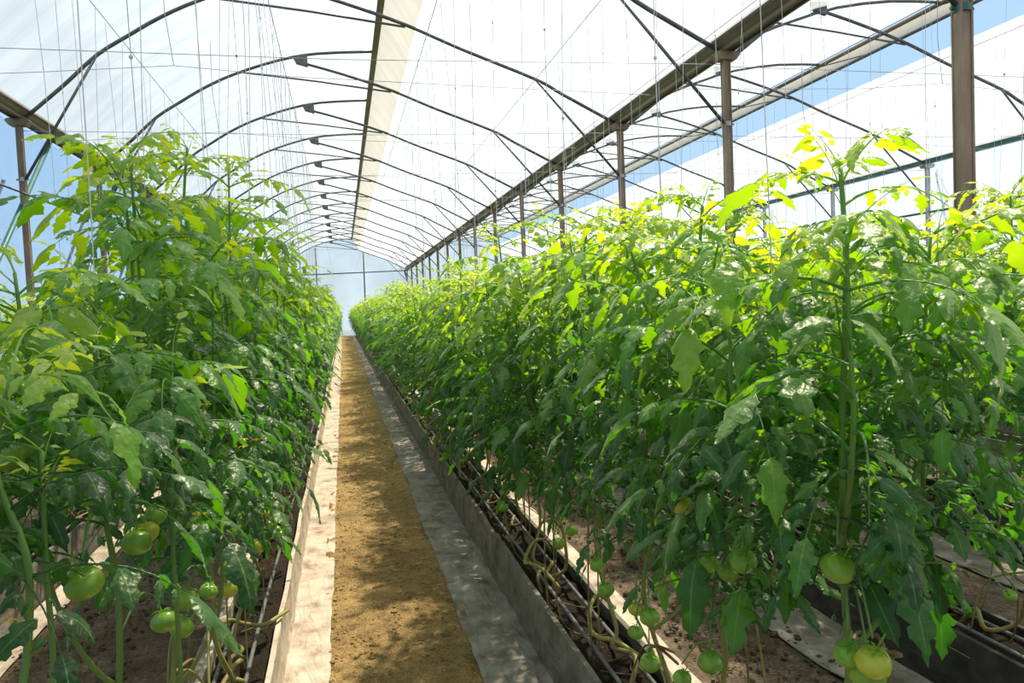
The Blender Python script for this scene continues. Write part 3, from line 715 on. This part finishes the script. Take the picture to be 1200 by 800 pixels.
# the rest, far off or seen only as a band of tips
def far_mass():
    src = []
    for s in FAR:
        me = [c for c in KID[s.name] if c.name.startswith('foliage')][0].data
        n = len(me.vertices); co = np.empty(n * 3, np.float32); me.vertices.foreach_get('co', co)
        cl = np.empty(n * 4, np.float32); me.color_attributes['data'].data.foreach_get('color', cl)
        lt = np.empty(len(me.polygons), np.int32); me.polygons.foreach_get('loop_total', lt)
        li = np.empty(len(me.loops), np.int32); me.loops.foreach_get('vertex_index', li)
        src.append((co.reshape(-1, 3), cl.reshape(-1, 4), lt, li))
    V = []; Cc = []; LT = []; LI = []; base = 0
    spec = [('C', 17.3, 45, .55, 1.68), ('D', 18.4, 45, .6, 1.7), ('Z', 13.4, 45, .55, 1.76), ('Y', 4.5, 40, .7, 1.7), ('E', 4.5, 40, .7, 1.75), ('F', 6, 40, .8, 1.8), ('G', 8, 40, .9, 1.8)]
    for row, y, ye_, stp, tp in spec:
        while y < ye_:
            co, cl, lt, li = src[random.randrange(len(src))]
            a = random.choice((0, PI)) + random.uniform(-.3, .3); c, s = math.cos(a), math.sin(a); k = tp / 1.75 * random.uniform(.95, 1.05)
            nv = np.empty_like(co); nv[:, 0] = co[:, 0] * c - co[:, 1] * s + ROWS[row]; nv[:, 1] = co[:, 0] * s + co[:, 1] * c + y; nv[:, 2] = co[:, 2] * k
            V.append(nv); Cc.append(cl); LT.append(lt); LI.append(li + base); base += len(co); y += stp * random.uniform(.9, 1.1)
    V = np.concatenate(V); Cc = np.concatenate(Cc); LT = np.concatenate(LT); LI = np.concatenate(LI)
    me = bpy.data.meshes.new('far_tomato_foliage'); me.vertices.add(len(V)); me.vertices.foreach_set('co', V.ravel())
    me.loops.add(len(LI)); me.loops.foreach_set('vertex_index', LI.astype(np.int32))
    me.polygons.add(len(LT)); ls = np.concatenate([[0], np.cumsum(LT)[:-1]]).astype(np.int32)
    me.polygons.foreach_set('loop_start', ls); me.polygons.foreach_set('use_smooth', np.ones(len(LT), bool))
    me.update(calc_edges=True); a = me.color_attributes.new('data', 'FLOAT_COLOR', 'POINT'); a.data.foreach_set('color', Cc.ravel())
    me.materials.append(LEAF); me.validate()
    tag(link('far_tomato_plants', me), 'mass of tomato foliage in the rows far off and beyond the gutter posts', 'tomato plants', kind='stuff')
far_mass()

# twines from the crop wire down to the plants
random.seed(9)
def twine(x, y, dx, z0, label, group):
    m = MB(); top = 2.28 + H
    pts = []
    for i in range(7):
        t = i / 6; pts.append((x + dx * (1 - t) + .012 * math.sin(t * 5 + y), y + .04 * math.sin(3 * t + x), z0 + (top - z0) * t))
    m.tube(pts, .0018 if y > 4 else .0011, 4)
    for k in range(2):
        q = pts[random.randrange(2, 6)]; v, f = ellip(.005, 1.2, 0, 6, 4); m.add([(a + q[0], b + q[1], c + q[2]) for a, b, c in v], f)
    tag(m.obj('support_twine', TWINE), label, 'twine', group)
for row, y0, y1, stp, nm in (('A', 1.5, 14, .5, 'left of the path'), ('Z', 2.2, 14, .7, 'in the second row left of the path'), ('B', 1.3, 12, .8, 'right of the path'), ('C', 1.9, 14, .7, 'in the second row right of the path'), ('D', 3.2, 16, .8, 'in the third row right of the path'), ('E', 4.5, 16, .9, 'beyond the gutter posts'), ('F', 6, 18, 1.0, 'in the middle of the far bay')):
    y = y0
    while y < y1:
        g = f'thin grey twines holding up the tomato plants {nm}'
        twine(ROWS[row] + random.uniform(-.02, .02), y, random.uniform(-.12, .12), 1.1, f'thin grey twine hanging to the tomato plants {nm}', g)
        y += stp * .62 * random.uniform(.75, 1.25)

# clods and small stones on the earth, dry leaf litter
random.seed(21)
def clods(name, mat, n, xr, yr, rr, label, cat):
    m = MB()
    for i in range(n):
        y = yr[0] + (yr[1] - yr[0]) * random.random() ** 1.7; x = random.uniform(*xr); r = random.uniform(*rr) * (.5 + random.random() ** 3)
        vs = []; ph = random.uniform(0, 6)
        for z, k in ((.0, 1.), (.6, .85)):
            for q in range(5):
                a = ph + q * 1.2566; w = r * k * random.uniform(.7, 1.2); vs.append((x + w * math.cos(a), y + w * math.sin(a), .006 + z * r))
        vs.append((x, y, .006 + r * .9))
        fs = [(q, (q + 1) % 5, 5 + (q + 1) % 5, 5 + q) for q in range(5)] + [(5 + q, 5 + (q + 1) % 5, 10) for q in range(5)]
        m.add(vs, fs)
    tag(m.obj(name, mat), label, cat, kind='stuff')
clods('earth_clods', PATHM, 5200, (-.12, .42), (2.2, 14), (.003, .009), 'small ochre earth clods scattered over the dirt path', 'earth clods')
clods('soil_clods', SOIL, 2600, (1.2, 1.7), (1.6, 10), (.004, .014), 'grey-brown soil clods in the aisle right of the first row', 'soil clods')
clods('aisle_crumbs', SOIL, 1800, (-1.38, -.85), (2.2, 9), (.004, .014), 'grey-brown soil crumbs in the aisle left of the first row', 'soil crumbs')
# dry bare stems lying over the troughs
for i, (x, y, lab) in enumerate(((.80, 3.2, 'yellowish bare stem looping over the trough edge near the grey liner'), (.86, 2.5, 'pale bare stem curling over the dark trough soil under low tomatoes'), (2.0, 2.75, 'dry yellow stem lying along the second trough at right'), (-.36, 2.75, 'crooked yellow stem standing up from the trough left of the path'))):
    m = MB(); pts = []; random.seed(60 + i)
    for k in range(9):
        t = k / 8; pts.append((x - .10 * math.sin(t * 4.5) * (1 if i != 2 else .4), y + (t - .5) * .5, .20 + .09 * math.sin(PI * t) + .03 * math.sin(t * 11 + i)))
    m.tube(spline(pts, 32), .0075, 7, (.2, 0, 0)); tag(m.obj('bare_stem', STEM, smooth=True), lab, 'plant stem')

# ------------------------------------------------------------------ light
w = bpy.data.worlds.new('sky'); S.world = w; w.use_nodes = True; nt = w.node_tree; nt.nodes.clear()
out = nt.nodes.new('ShaderNodeOutputWorld'); bg = nt.nodes.new('ShaderNodeBackground')
tc = nt.nodes.new('ShaderNodeTexCoord'); sep = nt.nodes.new('ShaderNodeSeparateXYZ'); nt.links.new(tc.outputs['Generated'], sep.inputs[0])
c = ramp(nt, sep.outputs['Z'], [(0., (.70, .84, .97)), (.10, (.50, .74, .98)), (.35, (.47, .71, 1.)), (.6, (.56, .70, .86)), (1., (.56, .70, .86))])
nt.links.new(c, bg.inputs['Color']); bg.inputs['Strength'].default_value = 1.0; nt.links.new(bg.outputs[0], out.inputs[0])
sun = bpy.data.lights.new('sun', 'SUN'); sun.energy = 11.; sun.angle = math.radians(1.6); sun.color = (1., .96, .88)
so = bpy.data.objects.new('sun', sun); COL.objects.link(so); so.location = (3, 6, 9)
sd = Vector((.36, .42, 1.)).normalized()     # towards the sun
so.rotation_euler = sd.to_track_quat('Z', 'Y').to_euler()

# ------------------------------------------------------------------ camera
yaw, pitch, roll = .2150, .04647, .04282
cy, sy, cp, sp, cr, sr = math.cos(yaw), math.sin(yaw), math.cos(pitch), math.sin(pitch), math.cos(roll), math.sin(roll)
r = Vector((cy, -sy, 0)); fw = Vector((sy, cy, 0)); u = Vector((0, 0, 1))
fw2 = fw * cp - u * sp; u2 = u * cp + fw * sp; r3 = r * cr - u2 * sr; u3 = u2 * cr + r * sr
cam = bpy.data.cameras.new('camera'); cam.lens = 27.; cam.sensor_width = 36.; cam.clip_start = .05; cam.clip_end = 200
co = bpy.data.objects.new('camera', cam); COL.objects.link(co)
M = Matrix((r3, u3, -fw2)).transposed().to_4x4(); M.translation = Vector((0, 0, H)); co.matrix_world = M
S.camera = co
S.view_settings.view_transform = 'Standard'; S.view_settings.look = 'None'; S.view_settings.gamma = 1.; S.view_settings.use_curve_mapping = False
S.view_settings.exposure = .04
